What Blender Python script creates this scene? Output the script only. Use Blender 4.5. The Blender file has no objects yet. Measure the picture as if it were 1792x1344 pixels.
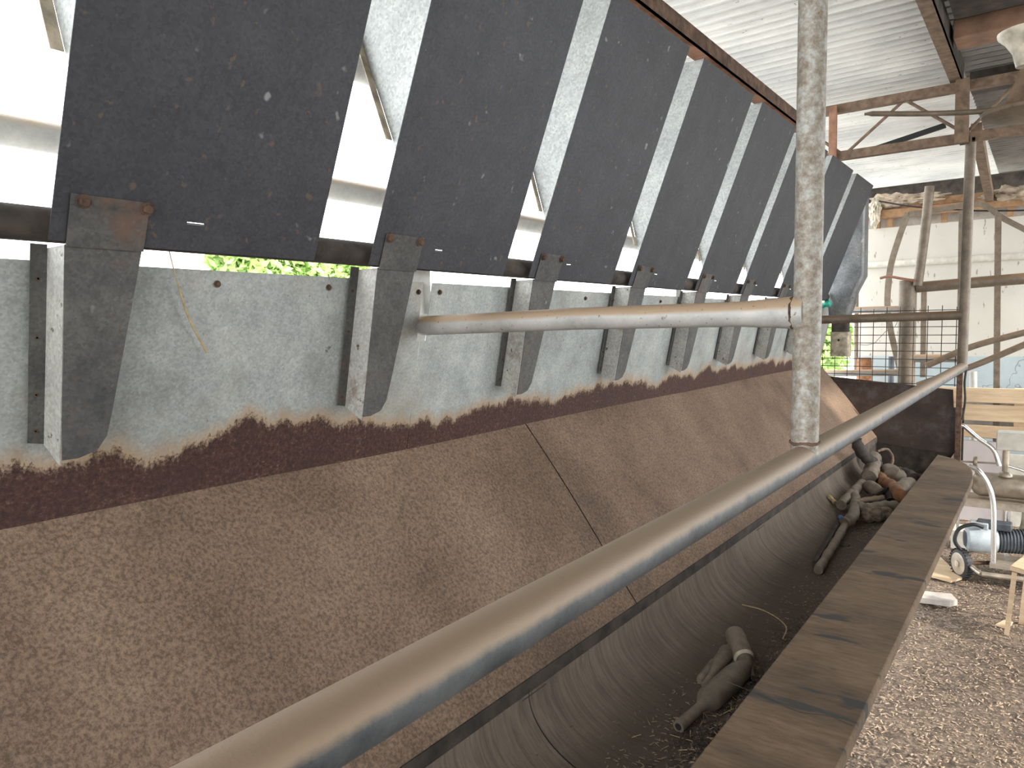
import bpy, bmesh, math, random
from mathutils import Vector, Matrix
C = bpy.context
COL = C.scene.collection
random.seed(7)
H = 1.58                      # the camera stands 1.58 m above the shed floor; coordinates below are relative to the eye height

# ---------------------------------------------------------------- camera
F = 1270.0; CX, CY = 896.0, 672.0
dY = Vector((1835-CX, CY-556, -F)).normalized()
_b = CY-609; _a = (F*F+(CY-556)*_b)/(1835-CX)
dX = -Vector((-_a, _b, -F)).normalized()
dZ = dX.cross(dY)
cam_d = bpy.data.cameras.new('camera'); cam = bpy.data.objects.new('camera', cam_d); COL.objects.link(cam)
cam_d.sensor_width = 36.0; cam_d.lens = F/1792*36.0; cam_d.clip_start = 0.02; cam_d.clip_end = 300
R = Matrix((dX, dY, dZ))      # rows are the world axes in camera space
cam.matrix_world = Matrix.Translation((0, 0, H)) @ R.to_4x4()
C.scene.camera = cam

# ---------------------------------------------------------------- world, sun, exposure
sc = C.scene
sc.view_settings.view_transform = 'Standard'; sc.view_settings.look = 'None'
sc.view_settings.gamma = 1; sc.view_settings.use_curve_mapping = False
sc.view_settings.exposure = 0.3
w = bpy.data.worlds.new('sky'); sc.world = w; w.use_nodes = True
bg = w.node_tree.nodes['Background']; bg.inputs[0].default_value = (0.93, 0.97, 1.0, 1); bg.inputs[1].default_value = 4.6
sun_d = bpy.data.lights.new('sun', 'SUN'); sun_d.energy = 4.0; sun_d.angle = math.radians(3); sun_d.color = (1.0, 0.93, 0.82)
sun = bpy.data.objects.new('sun', sun_d); COL.objects.link(sun)
SUN_FROM = Vector((1.0, -0.10, 0.74))
sun.rotation_euler = SUN_FROM.to_track_quat('Z', 'Y').to_euler()

# ---------------------------------------------------------------- measuring helpers (where a line of sight meets a real plane)
def ray(u, v):
    c = Vector((u-CX, CY-v, -F)); return Vector((dX.dot(c), dY.dot(c), dZ.dot(c)))
def onX(u, v, x): r = ray(u, v); return r*(x/r.x)
def onY(u, v, y): r = ray(u, v); return r*(y/r.y)
def onZ(u, v, z): r = ray(u, v); return r*(z/r.z)
V = lambda *a: Vector(a)

# ---------------------------------------------------------------- materials
def ramp(nt, fac, stops):
    n = nt.nodes.new('ShaderNodeValToRGB'); nt.links.new(fac, n.inputs[0])
    e = n.color_ramp.elements
    while len(e) < len(stops): e.new(0.5)
    for el, (p, c) in zip(e, stops):
        el.position = p; el.color = (c[0], c[1], c[2], 1) if hasattr(c, '__len__') else (c, c, c, 1)
    return n.outputs[0]
class Mat:
    def __init__(s, name, rough=0.8, metal=0.0):
        s.m = bpy.data.materials.new(name); s.m.use_nodes = True; s.nt = s.m.node_tree
        s.b = s.nt.nodes['Principled BSDF']; s.b.inputs['Roughness'].default_value = rough; s.b.inputs['Metallic'].default_value = metal
        s.pos = s.nt.nodes.new('ShaderNodeNewGeometry').outputs['Position']; s.h = None
    def L(s, a, b): s.nt.links.new(a, b)
    def coord(s, scale=(1, 1, 1), rot=(0, 0, 0)):
        n = s.nt.nodes.new('ShaderNodeMapping'); s.L(s.pos, n.inputs[0]); n.inputs['Scale'].default_value = scale; n.inputs['Rotation'].default_value = rot
        return n.outputs[0]
    def noise(s, scale, detail=4, rough=0.55, vec=None, dist=0.0):
        n = s.nt.nodes.new('ShaderNodeTexNoise'); s.L(vec or s.pos, n.inputs['Vector']); n.inputs['Scale'].default_value = scale
        n.inputs['Detail'].default_value = detail; n.inputs['Roughness'].default_value = rough; n.inputs['Distortion'].default_value = dist
        return n.outputs[0]
    def vor(s, scale, vec=None, out='Distance'):
        n = s.nt.nodes.new('ShaderNodeTexVoronoi'); s.L(vec or s.pos, n.inputs['Vector']); n.inputs['Scale'].default_value = scale
        return n.outputs[out]
    def ramp(s, f, *stops): return ramp(s.nt, f, stops)
    def mix(s, f, a, b, mode='MIX'):
        n = s.nt.nodes.new('ShaderNodeMix'); n.data_type = 'RGBA'; n.blend_type = mode
        for i, x in ((0, f), (6, a), (7, b)):
            if hasattr(x, 'links'): s.L(x, n.inputs[i])
            elif hasattr(x, '__len__'): n.inputs[i].default_value = (x[0], x[1], x[2], 1)
            else: n.inputs[i].default_value = x
        return n.outputs[2]
    def math(s, op, a, b=0.0, clamp=False):
        n = s.nt.nodes.new('ShaderNodeMath'); n.operation = op; n.use_clamp = clamp
        for i, x in ((0, a), (1, b)):
            if hasattr(x, 'links'): s.L(x, n.inputs[i])
            else: n.inputs[i].default_value = x
        return n.outputs[0]
    def sep(s, v=None):
        n = s.nt.nodes.new('ShaderNodeSeparateXYZ'); s.L(v or s.pos, n.inputs[0]); return n.outputs
    def bump(s, h, strength=0.3, dist=0.01):
        n = s.nt.nodes.new('ShaderNodeBump'); n.inputs['Strength'].default_value = strength; n.inputs['Distance'].default_value = dist
        s.L(h, n.inputs['Height'])
        if s.h: s.L(s.h, n.inputs['Normal'])
        s.h = n.outputs[0]; s.L(s.h, s.b.inputs['Normal'])
    def col(s, c):
        if hasattr(c, 'links'): s.L(c, s.b.inputs['Base Color'])
        else: s.b.inputs['Base Color'].default_value = (c[0], c[1], c[2], 1)
        return s.m
    def up(s, lo, hi):
        g = s.nt.nodes.new('ShaderNodeNewGeometry'); z = s.sep(g.outputs['Normal'])[2]
        return s.ramp(z, (lo, 0), (hi, 1))

def plain(name, c, rough=0.8, metal=0.0, var=0.25, scale=12, bump=0.2):
    k = Mat(name, rough, metal); n = k.noise(scale, 6)
    lo = tuple(x*(1-var) for x in c); hi = tuple(min(1, x*(1+var)) for x in c)
    k.col(k.ramp(n, (0.3, lo), (0.7, hi)))
    if bump: k.bump(k.noise(scale*5, 4), bump, 0.003)
    return k.m

def galv(name, lo, hi, rust=0.0, metal=0.35, rough=0.55, spots=True):
    k = Mat(name, rough, metal)
    c = k.ramp(k.noise(9, 8, 0.7), (0.3, lo), (0.7, hi))
    sp = k.ramp(k.vor(170, out='Color'), (0.1, 0.78), (0.9, 1.15))
    c = k.mix(1.0, c, sp, 'MULTIPLY')
    if spots:
        d = k.ramp(k.noise(48, 3, 0.5), (0.66, 0), (0.72, 1)); c = k.mix(d, c, (0.10, 0.075, 0.055))
        d2 = k.ramp(k.noise(26, 2), (0.70, 0), (0.8, 0.35)); c = k.mix(d2, c, (0.62, 0.62, 0.60))
    if rust:
        r = k.ramp(k.noise(5, 9, 0.75), (0.60-rust*0.2, 0), (0.72, 1)); c = k.mix(r, c, (0.16, 0.09, 0.06))
    k.bump(k.noise(160, 3), 0.25, 0.002)
    return k.col(c)

M = {}
# trough back sheet: galvanised above, eaten by rust along its foot
k = Mat('galvanised_sheet_rusted_foot', 0.62, 0.25)
c = k.ramp(k.noise(6, 9, 0.75), (0.28, (0.235, 0.24, 0.225)), (0.5, (0.36, 0.38, 0.37)), (0.75, (0.52, 0.53, 0.50)))
c = k.mix(1.0, c, k.ramp(k.vor(210, out='Color'), (0.1, 0.82), (0.9, 1.12)), 'MULTIPLY')
tan = k.ramp(k.noise(2.4, 6, 0.7), (0.48, 0), (0.72, 0.55)); c = k.mix(tan, c, (0.40, 0.33, 0.24))
dk = k.ramp(k.noise(34, 4, 0.6), (0.68, 0), (0.74, 0.8)); c = k.mix(dk, c, (0.12, 0.10, 0.08))
zz = k.math('SUBTRACT', k.sep()[2], H-0.3386)
edge = k.math('ADD', k.math('MULTIPLY', k.noise(3.4, 3, vec=k.coord((0, 1, 0.3))), 0.25), k.math('MULTIPLY', k.noise(60, 5, 0.7, vec=k.coord((0.3, 1, 0.35))), 0.055))
ed = k.math('SUBTRACT', k.math('ADD', edge, -0.060), zz)
halo = k.ramp(k.math('MULTIPLY', ed, 10), (0.0, 0), (0.12, 0)); 
m1 = k.ramp(k.math('ADD', k.math('MULTIPLY', ed, 12), 0.42), (0.0, 0), (0.42, 0.75)); c = k.mix(m1, c, (0.42, 0.27, 0.15))
fz_ = k.math('MULTIPLY', k.math('SUBTRACT', k.noise(120, 5, 0.8), 0.5), 1.6)
m2 = k.ramp(k.math('ADD', k.math('ADD', k.math('MULTIPLY', ed, 22), 0.1), fz_), (0.10, 0), (0.42, 1))
rc = k.ramp(k.noise(110, 6, 0.8), (0.38, (0.030, 0.014, 0.012)), (0.56, (0.105, 0.045, 0.032)), (0.66, (0.24, 0.16, 0.125)))
rc = k.mix(k.ramp(k.noise(9, 5, 0.7), (0.4, 0), (0.65, 0.7)), rc, (0.055, 0.025, 0.022))
c = k.mix(m2, c, rc); k.bump(k.math('MULTIPLY', k.noise(140, 5, 0.7), m2), 0.8, 0.006); k.bump(k.noise(90, 3), 0.12, 0.002)
M['back'] = k.col(c)
# dusty sloping sheet
k = Mat('dusty_brown_sheet', 0.95)
c = k.ramp(k.noise(2.2, 8, 0.62), (0.3, (0.150, 0.099, 0.068)), (0.5, (0.225, 0.150, 0.102)), (0.72, (0.305, 0.212, 0.142)))
sp = k.ramp(k.noise(120, 5, 0.75), (0.40, 0.60), (0.60, 1.28)); c = k.mix(1.0, c, sp, 'MULTIPLY')
dk = k.ramp(k.noise(4.5, 4, 0.6, vec=k.coord((1.5, 1, 0.55))), (0.60, 0), (0.78, 0.42)); c = k.mix(dk, c, (0.065, 0.050, 0.038))
st = k.ramp(k.noise(7, 5, 0.6, vec=k.coord((0.22, 1.6, 0.22))), (0.58, 0), (0.72, 0.35)); c = k.mix(st, c, (0.25, 0.15, 0.09))
k.bump(k.noise(120, 5, 0.75), 0.8, 0.006)
M['slope'] = k.col(c)
# trough belly: grey brown with scrape marks running round the curve
k = Mat('scraped_trough_belly', 0.9)
c = k.ramp(k.noise(3, 6, 0.6), (0.3, (0.135, 0.102, 0.078)), (0.7, (0.215, 0.168, 0.128)))
s1 = k.noise(60, 8, 0.85, vec=k.coord((0.07, 1, 0.07)), dist=0.6)
c = k.mix(1.0, c, k.ramp(s1, (0.40, 0.72), (0.62, 1.32)), 'MULTIPLY')
pc = k.ramp(k.noise(180, 4, 0.6), (0.66, 0), (0.72, 0.5)); c = k.mix(pc, c, (0.28, 0.24, 0.19))
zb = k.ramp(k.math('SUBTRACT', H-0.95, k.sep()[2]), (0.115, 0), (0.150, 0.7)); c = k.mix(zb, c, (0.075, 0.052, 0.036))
k.bump(s1, 0.35, 0.004); k.bump(k.noise(200, 4, 0.7), 0.5, 0.004)
M['belly'] = k.col(c)
M['panel'] = galv('shaded_panel_zinc', (0.036, 0.037, 0.044), (0.058, 0.059, 0.068), 0.0, 0.2, 0.6)  # same sheet as the wings, its backlit shade put into the colour
M['wing'] = galv('skylit_wing_zinc', (0.31, 0.325, 0.32), (0.45, 0.46, 0.445), 0.0, 0.25, 0.5, False)  # same zinc as the panels, the skylight on it put into the colour
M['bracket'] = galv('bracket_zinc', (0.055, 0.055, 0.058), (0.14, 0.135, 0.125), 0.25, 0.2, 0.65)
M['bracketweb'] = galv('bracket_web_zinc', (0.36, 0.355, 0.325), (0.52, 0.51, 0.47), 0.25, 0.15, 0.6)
# pipes: zinc grey below, brown dust lying on the upper side
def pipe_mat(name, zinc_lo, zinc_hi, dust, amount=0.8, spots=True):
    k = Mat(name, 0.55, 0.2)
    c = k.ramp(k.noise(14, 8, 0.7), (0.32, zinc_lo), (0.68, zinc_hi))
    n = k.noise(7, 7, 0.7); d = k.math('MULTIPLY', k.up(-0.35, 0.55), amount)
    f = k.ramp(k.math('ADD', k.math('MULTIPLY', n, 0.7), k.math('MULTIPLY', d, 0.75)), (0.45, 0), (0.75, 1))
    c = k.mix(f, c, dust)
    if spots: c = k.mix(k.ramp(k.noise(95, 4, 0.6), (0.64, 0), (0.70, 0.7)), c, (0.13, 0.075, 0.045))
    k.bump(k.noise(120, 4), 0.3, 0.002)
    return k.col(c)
M['rail'] = pipe_mat('dusty_rail_shaded_below', (0.045, 0.05, 0.055), (0.13, 0.135, 0.14), (0.27, 0.195, 0.13), 0.75, False)  # dust on top; zinc darkened to paint in the shaded lower band
M['cross'] = pipe_mat('dusty_cross_pipe', (0.36, 0.35, 0.33), (0.56, 0.54, 0.51), (0.42, 0.30, 0.20), 0.8)
k = Mat('mottled_post_pipe', 0.6, 0.2)
c = k.ramp(k.noise(52, 7, 0.75), (0.36, (0.17, 0.13, 0.095)), (0.5, (0.29, 0.255, 0.21)), (0.64, (0.42, 0.42, 0.40)))
rz = k.ramp(k.noise(70, 5, 0.7), (0.62, 0), (0.70, 0.8)); c = k.mix(rz, c, (0.20, 0.10, 0.06))
k.bump(k.noise(120, 4), 0.4, 0.002); M['post'] = k.col(c)
M['farpipe'] = pipe_mat('old_brown_pipe', (0.13, 0.10, 0.072), (0.25, 0.20, 0.15), (0.21, 0.135, 0.08), 0.6)
M['palepipe'] = pipe_mat('pale_zinc_pipe', (0.42, 0.42, 0.40), (0.62, 0.60, 0.56), (0.45, 0.36, 0.27), 0.5, False)
M['rust'] = plain('flaking_rust', (0.10, 0.058, 0.038), 0.9, 0, 0.6, 30, 0.6)
M['rustbeam'] = plain('red_rusted_steel', (0.30, 0.155, 0.10), 0.85, 0, 0.35, 20, 0.4)
M['dirtysteel'] = plain('dark_dirty_steel', (0.050, 0.040, 0.032), 0.85, 0, 0.6, 14, 0.5)
M['browntruss'] = plain('brown_truss_steel', (0.19, 0.130, 0.088), 0.85, 0, 0.4, 24, 0.3)
M['black'] = plain('black_rubber', (0.012, 0.012, 0.012), 0.6, 0, 0.3)
# end plate
k = Mat('stained_end_plate', 0.8, 0.1)
c = k.ramp(k.noise(4.2, 7, 0.7), (0.34, (0.032, 0.024, 0.020)), (0.52, (0.062, 0.040, 0.031)), (0.70, (0.10, 0.105, 0.11)))
k.bump(k.noise(60, 4), 0.3, 0.003); M['endplate'] = k.col(c)
# plank
k = Mat('grimy_timber', 0.9)
g = k.noise(70, 8, 0.75, vec=k.coord((0.22, 1.0, 1), (0, 0, 0.25)))
c = k.ramp(g, (0.28, (0.105, 0.064, 0.036)), (0.5, (0.170, 0.110, 0.064)), (0.74, (0.225, 0.155, 0.094)))
bt = k.ramp(k.noise(3.4, 4, 0.6, vec=k.coord((0.8, 1.6, 1))), (0.36, 0.62), (0.6, 1.1)); c = k.mix(1.0, c, bt, 'MULTIPLY')
dd = k.ramp(k.noise(5.5, 3, 0.5, vec=k.coord((0.7, 2.2, 1), (0, 0, 0.3))), (0.655, 0), (0.69, 0.85)); c = k.mix(dd, c, (0.035, 0.036, 0.036))
k.bump(g, 0.35, 0.004); M['plank'] = k.col(c)
# roof sheets: one roof, daylit side coloured paler and shaded side darker
k = Mat('daylit_roof_sheet', 0.5, 0.15)
c = k.ramp(k.noise(1.6, 6, 0.6, vec=k.coord((1, 1.2, 1))), (0.35, (0.60, 0.60, 0.59)), (0.62, (0.82, 0.81, 0.78)))
s = k.ramp(k.noise(20, 7, 0.75, vec=k.coord((0.12, 1.6, 1))), (0.5, 0), (0.66, 0.3)); c = k.mix(s, c, (0.30, 0.27, 0.24))
fl = k.ramp(k.noise(60, 4, 0.7, vec=k.coord((0.35, 1, 1))), (0.66, 0), (0.70, 0.8)); c = k.mix(fl, c, (0.16, 0.12, 0.09))
k.bump(s, 0.2, 0.003); M['roof'] = k.col(c)
k = Mat('shaded_roof_sheet', 0.32, 0.75)
c = k.ramp(k.noise(3, 6, 0.6), (0.35, (0.20, 0.19, 0.175)), (0.65, (0.36, 0.345, 0.32))); M['roofshaded'] = k.col(c)
# floor: dry dung, dirt and chaff
k = Mat('dry_dirt_floor', 0.98)
c = k.ramp(k.noise(2.2, 5, 0.6), (0.3, (0.21, 0.148, 0.105)), (0.7, (0.33, 0.245, 0.178)))
cc = k.ramp(k.vor(46, out='Color'), (0.15, 0.5), (0.9, 1.5)); c = k.mix(0.8, c, cc, 'MULTIPLY')
c = k.mix(1.0, c, k.ramp(k.noise(75, 6, 0.75), (0.38, 0.5), (0.62, 1.4)), 'MULTIPLY')
k.bump(k.noise(60, 6, 0.8), 1.0, 0.03); k.bump(k.noise(9, 4), 0.6, 0.05); M['floor'] = k.col(c)
k = Mat('paddock_ground', 1.0); M['ground'] = k.col(k.ramp(k.noise(0.6, 6), (0.35, (0.40, 0.40, 0.38)), (0.65, (0.52, 0.50, 0.47))))
# far wall
k = Mat('painted_wall_boards', 0.7)
c = k.ramp(k.noise(1.5, 5), (0.3, (0.52, 0.485, 0.425)), (0.7, (0.64, 0.605, 0.54)))
sp = k.ramp(k.noise(22, 3, 0.5, vec=k.coord((1.6, 1, 0.5))), (0.66, 0), (0.71, 0.75)); c = k.mix(sp, c, (0.24, 0.18, 0.13))
z = k.math('SUBTRACT', k.sep()[2], H)
blue = k.ramp(z, (0.0, 1), (0.001, 0)); M['wallpaint'] = k.col(c)
k = Mat('pale_blue_wall_boards', 0.7)
c = k.ramp(k.noise(2.0, 6, 0.7), (0.3, (0.36, 0.42, 0.44)), (0.7, (0.50, 0.56, 0.58)))
cr = k.ramp(k.math('ABSOLUTE', k.math('SUBTRACT', k.noise(3.0, 3), 0.5)), (0.0, 0.8), (0.006, 0)); c = k.mix(cr, c, (0.12, 0.12, 0.11)); M['wallblue'] = k.col(c)
k = Mat('pine_board', 0.8)
g = k.noise(14, 6, 0.7, vec=k.coord((0.15, 1, 1.4))); M['pine'] = k.col(k.ramp(g, (0.3, (0.44, 0.30, 0.18)), (0.6, (0.66, 0.50, 0.33)), (0.8, (0.74, 0.60, 0.42))))
M['timber'] = plain('orange_framing_timber', (0.34, 0.20, 0.105), 0.85, 0, 0.3, 18, 0.3)
M['greywood'] = plain('grey_board', (0.42, 0.38, 0.34), 0.85, 0, 0.2, 16, 0.2)
M['white'] = plain('dirty_white_paint', (0.60, 0.57, 0.50), 0.6, 0, 0.15, 18, 0.1)
M['pink'] = plain('pinkish_wall_sheet', (0.56, 0.50, 0.49), 0.7, 0, 0.08, 6, 0.05)
M['chrome'] = plain('bright_steel_tube', (0.74, 0.74, 0.72), 0.25, 0.8, 0.1, 30, 0)
M['tank'] = plain('dusty_tank_steel', (0.40, 0.34, 0.27), 0.4, 0.5, 0.3, 14, 0.2)
M['motor'] = plain('blue_grey_motor_paint', (0.40, 0.45, 0.48), 0.5, 0.1, 0.25, 16, 0.1)
M['motordark'] = plain('dark_motor_casting', (0.075, 0.085, 0.10), 0.6, 0.2, 0.4, 20, 0.2)
M['foil'] = plain('crumpled_insulation', (0.42, 0.34, 0.26), 0.7, 0.1, 0.6, 9, 0.5)
M['straw'] = plain('dry_straw', (0.45, 0.34, 0.19), 0.9, 0, 0.3, 60, 0)
M['teal'] = plain('teal_plastic', (0.02, 0.30, 0.22), 0.4, 0, 0.2)
M['cream'] = plain('flaking_cream_paint', (0.42, 0.36, 0.27), 0.7, 0, 0.5, 22, 0.3)
M['leaf'] = plain('sunlit_leaves', (0.36, 0.52, 0.16), 0.6, 0, 0.4, 3, 0)
M['hopper'] = galv('hopper_zinc', (0.10, 0.105, 0.11), (0.24, 0.245, 0.25), 0.2, 0.45, 0.42)
M['cup'] = plain('dusty_milking_shell', (0.20, 0.16, 0.12), 0.6, 0.25, 0.3, 25, 0.3)
M['orange'] = plain('orange_rubber', (0.24, 0.105, 0.045), 0.75, 0, 0.4, 30, 0.2)
M['brownlitter'] = plain('dry_litter', (0.20, 0.15, 0.105), 0.95, 0, 0.7, 50, 0)
M['porcelain'] = plain('dirty_white_porcelain', (0.60, 0.54, 0.43), 0.45, 0, 0.4, 20, 0.1)
M['blueplastic'] = plain('blue_plastic', (0.05, 0.10, 0.25), 0.5)

# ---------------------------------------------------------------- mesh helpers
class MB:
    def __init__(s): s.v = []; s.f = []; s.sm = []
    def add(s, vs, fs, smooth=False):
        o = len(s.v); s.v += [Vector(x) for x in vs]; s.f += [tuple(i+o for i in f) for f in fs]; s.sm += [smooth]*len(fs); return s
    def box(s, a, b):
        x0, y0, z0 = (min(a[i], b[i]) for i in range(3)); x1, y1, z1 = (max(a[i], b[i]) for i in range(3))
        return s.add([(x0,y0,z0),(x1,y0,z0),(x1,y1,z0),(x0,y1,z0),(x0,y0,z1),(x1,y0,z1),(x1,y1,z1),(x0,y1,z1)],
                     [(0,3,2,1),(4,5,6,7),(0,1,5,4),(1,2,6,5),(2,3,7,6),(3,0,4,7)])
    def beam(s, p, q, w, h, up=(0, 0, 1)):
        p, q = Vector(p), Vector(q); d = (q-p).normalized(); u = Vector(up)
        if abs(d.dot(u)) > .98: u = Vector((1, 0, 0))
        a = d.cross(u).normalized()*(w/2); b = a.cross(d).normalized()*(h/2)
        vs = [p-a-b, p+a-b, p+a+b, p-a+b, q-a-b, q+a-b, q+a+b, q-a+b]
        return s.add(vs, [(0,3,2,1),(4,5,6,7),(0,1,5,4),(1,2,6,5),(2,3,7,6),(3,0,4,7)])
    def tube(s, pts, r, n=12, caps=True, hollow=0.0):
        pts = [Vector(p) for p in pts]; rs = r if hasattr(r, '__len__') else [r]*len(pts)
        rings = []; ref = None
        for i, p in enumerate(pts):
            d = (pts[min(i+1, len(pts)-1)]-pts[max(i-1, 0)]).normalized()
            if ref is None: ref = Vector((0, 0, 1)) if abs(d.z) < .9 else Vector((1, 0, 0))
            a = (ref-d*ref.dot(d)).normalized(); b = d.cross(a); ref = a
            rings.append([p+(a*math.cos(t)+b*math.sin(t))*rs[i] for t in [2*math.pi*k/n for k in range(n)]])
        vs = [x for ring in rings for x in ring]; fs = []
        for i in range(len(pts)-1):
            for k in range(n):
                k2 = (k+1) % n; fs.append((i*n+k, i*n+k2, (i+1)*n+k2, (i+1)*n+k))
        s.add(vs, fs, True)
        if caps:
            s.add(rings[0], [tuple(range(n-1, -1, -1))]); s.add(rings[-1], [tuple(range(n))])
        return s
    def lathe(s, p, q, prof, n=24, caps=True):
        """prof: (t, radius) along p->q"""
        p, q = Vector(p), Vector(q); L = (q-p).length; d = (q-p).normalized()
        ref = Vector((0, 0, 1)) if abs(d.z) < .9 else Vector((1, 0, 0)); a = (ref-d*ref.dot(d)).normalized(); b = d.cross(a)
        vs = []
        for t, r in prof: vs += [p+d*(t*L)+(a*math.cos(x)+b*math.sin(x))*r for x in [2*math.pi*k/n for k in range(n)]]
        fs = []
        for i in range(len(prof)-1):
            for k in range(n):
                k2 = (k+1) % n; fs.append((i*n+k, i*n+k2, (i+1)*n+k2, (i+1)*n+k))
        s.add(vs, fs, True)
        if caps:
            s.add(vs[:n], [tuple(range(n-1, -1, -1))]); s.add(vs[-n:], [tuple(range(n))])
        return s
    def slab(s, poly, off):
        """planar polygon extruded by the vector off"""
        n = len(poly); off = Vector(off); a = [Vector(p) for p in poly]; vs = a+[p+off for p in a]
        fs = [tuple(range(n-1, -1, -1)), tuple(range(n, 2*n))]+[(i, (i+1) % n, n+(i+1) % n, n+i) for i in range(n)]
        return s.add(vs, fs)

def build(name, mb, mat, parent=None, bevel=0.0, at=None, fix=True):
    if parent is not None: at = Vector(parent['_o'])
    elif at is None:
        lo = [min(v[i] for v in mb.v) for i in range(3)]; hi = [max(v[i] for v in mb.v) for i in range(3)]
        at = Vector(((lo[0]+hi[0])/2, (lo[1]+hi[1])/2, lo[2]))
    me = bpy.data.meshes.new(name); me.from_pydata([tuple(v-at) for v in mb.v], [], mb.f)
    me.polygons.foreach_set('use_smooth', mb.sm); me.materials.append(mat); me.update()
    if fix:
        bm = bmesh.new(); bm.from_mesh(me); bmesh.ops.remove_doubles(bm, verts=bm.verts, dist=1e-5); bmesh.ops.recalc_face_normals(bm, faces=bm.faces); bm.to_mesh(me); bm.free()
        for e in me.edges: pass
    o = bpy.data.objects.new(name, me); COL.objects.link(o)
    if parent is None: o.location = at+Vector((0, 0, H)); ORIG[o.name] = at
    else:
        base = parent
        o.parent = base
    if bevel:
        m = o.modifiers.new('bevel', 'BEVEL'); m.width = bevel; m.segments = 2; m.limit_method = 'ANGLE'; m.angle_limit = math.radians(40)
    try: me.set_sharp_from_angle(angle=math.radians(38))
    except Exception: pass
    return o
ORIG = {}
class P(dict): pass
def thing(name, at, label, cat, group=None):
    o = bpy.data.objects.new(name, None); COL.objects.link(o); at = Vector(at); o.location = at+Vector((0, 0, H)); o.empty_display_size = .1
    ORIG[o.name] = at; return tag(o, label, cat, group)
def tag(o, label=None, cat=None, group=None, kind=None):
    if label: o['label'] = label
    if cat: o['category'] = cat
    if group: o['group'] = group
    if kind: o['kind'] = kind
    return o
def root(o):
    while o.parent: o = o.parent
    return o
def part(name, mb, mat, parent, bevel=0.0, label=None):
    at = ORIG[root(parent).name]
    me_at = at
    lo = bpy.data.meshes.new(name); lo.from_pydata([tuple(v-me_at) for v in mb.v], [], mb.f)
    lo.polygons.foreach_set('use_smooth', mb.sm); lo.materials.append(mat); lo.update()
    bm = bmesh.new(); bm.from_mesh(lo); bmesh.ops.remove_doubles(bm, verts=bm.verts, dist=1e-5); bmesh.ops.recalc_face_normals(bm, faces=bm.faces); bm.to_mesh(lo); bm.free()
    o = bpy.data.objects.new(name, lo); COL.objects.link(o); o.parent = parent
    if bevel:
        m = o.modifiers.new('bevel', 'BEVEL'); m.width = bevel; m.segments = 2; m.limit_method = 'ANGLE'; m.angle_limit = math.radians(40)
    try: lo.set_sharp_from_angle(angle=math.radians(38))
    except Exception: pass
    if label: o['label'] = label
    return o
def single(name, mb, mat, label, cat, group=None, bevel=0.0): return tag(build(name, mb, mat, bevel=bevel), label, cat, group)
def struct(name, mb, mat): return tag(build(name, mb, mat), kind='structure')
def curve(pts, n=8):
    """smooth path through the points"""
    pts = [Vector(p) for p in pts]; out = []
    e = [pts[0]*2-pts[1]]+pts+[pts[-1]*2-pts[-2]]
    for i in range(1, len(e)-2):
        a, b, c, d = e[i-1:i+3]
        for k in range(n):
            t = k/n; out.append(.5*((2*b)+(c-a)*t+(2*a-5*b+4*c-d)*t*t+(3*b-a-3*c+d)*t**3))
    out.append(pts[-1]); return out
def bolt(mb, p, n, r=.008, h=.007):
    p, n = Vector(p), Vector(n).normalized()
    mb.lathe(p, p+n*.002, [(0, r*1.5), (1, r*1.5)], 16); mb.lathe(p, p+n*h, [(0, r), (.85, r), (1, r*.85)], 6)

# ================================================================ SETTING
FZ = -H                                               # floor height
b = MB(); nx, ny = 40, 60
for j in range(ny+1):
    for i in range(nx+1):
        x = -1.6+i*3.4/nx; y = -1.2+j*8.5/ny
        b.v.append(Vector((x, y, FZ-.001+random.uniform(-.006, .006))))
for j in range(ny):
    for i in range(nx): b.f.append((j*(nx+1)+i, j*(nx+1)+i+1, (j+1)*(nx+1)+i+1, (j+1)*(nx+1)+i)); b.sm.append(True)
struct('floor', b, M['floor'])
b = MB().add([(-60, -40, FZ-.03), (60, -40, FZ-.03), (60, 80, FZ-.03), (-60, 80, FZ-.03)], [(0, 1, 2, 3)])
tag(build('ground', b, M['ground'], fix=False), kind='structure')

def roof(name, x0, x1, y0, y1, z, mat):
    b = MB(); prof = []; y = y0; p = .088
    while y < y1:
        prof += [(y, z), (y+.054, z), (y+.062, z-.020), (y+.070, z-.020), (y+.078, z)]; y += p
    prof.append((y, z)); n = len(prof)
    vs = [(x0, a, c) for a, c in prof]+[(x1, a, c) for a, c in prof]
    b.add(vs, [(i, i+1, n+i+1, n+i) for i in range(n-1)])
    t = .004
    b.add([(v[0], v[1], v[2]+t) for v in vs], [(i, n+i, n+i+1, i+1) for i in range(n-1)])
    b.add([vs[0], vs[n-1], vs[n], vs[-1]], [])
    return tag(build(name, b, mat, fix=False), kind='structure')
roof('ceiling', -1.9, -.43, -2.5, 8.7, 1.42, M['roof'])
roof('ceiling', -.43, 3.0, -2.5, 5.3, 1.424, M['roofshaded'])  # unseen right edge set to shade the rail but let sun reach the floor
roof('ceiling', -.43, 1.3, 5.3, 8.7, 1.424, M['roofshaded'])  # unseen edge cut back to let daylight onto the far wall

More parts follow.
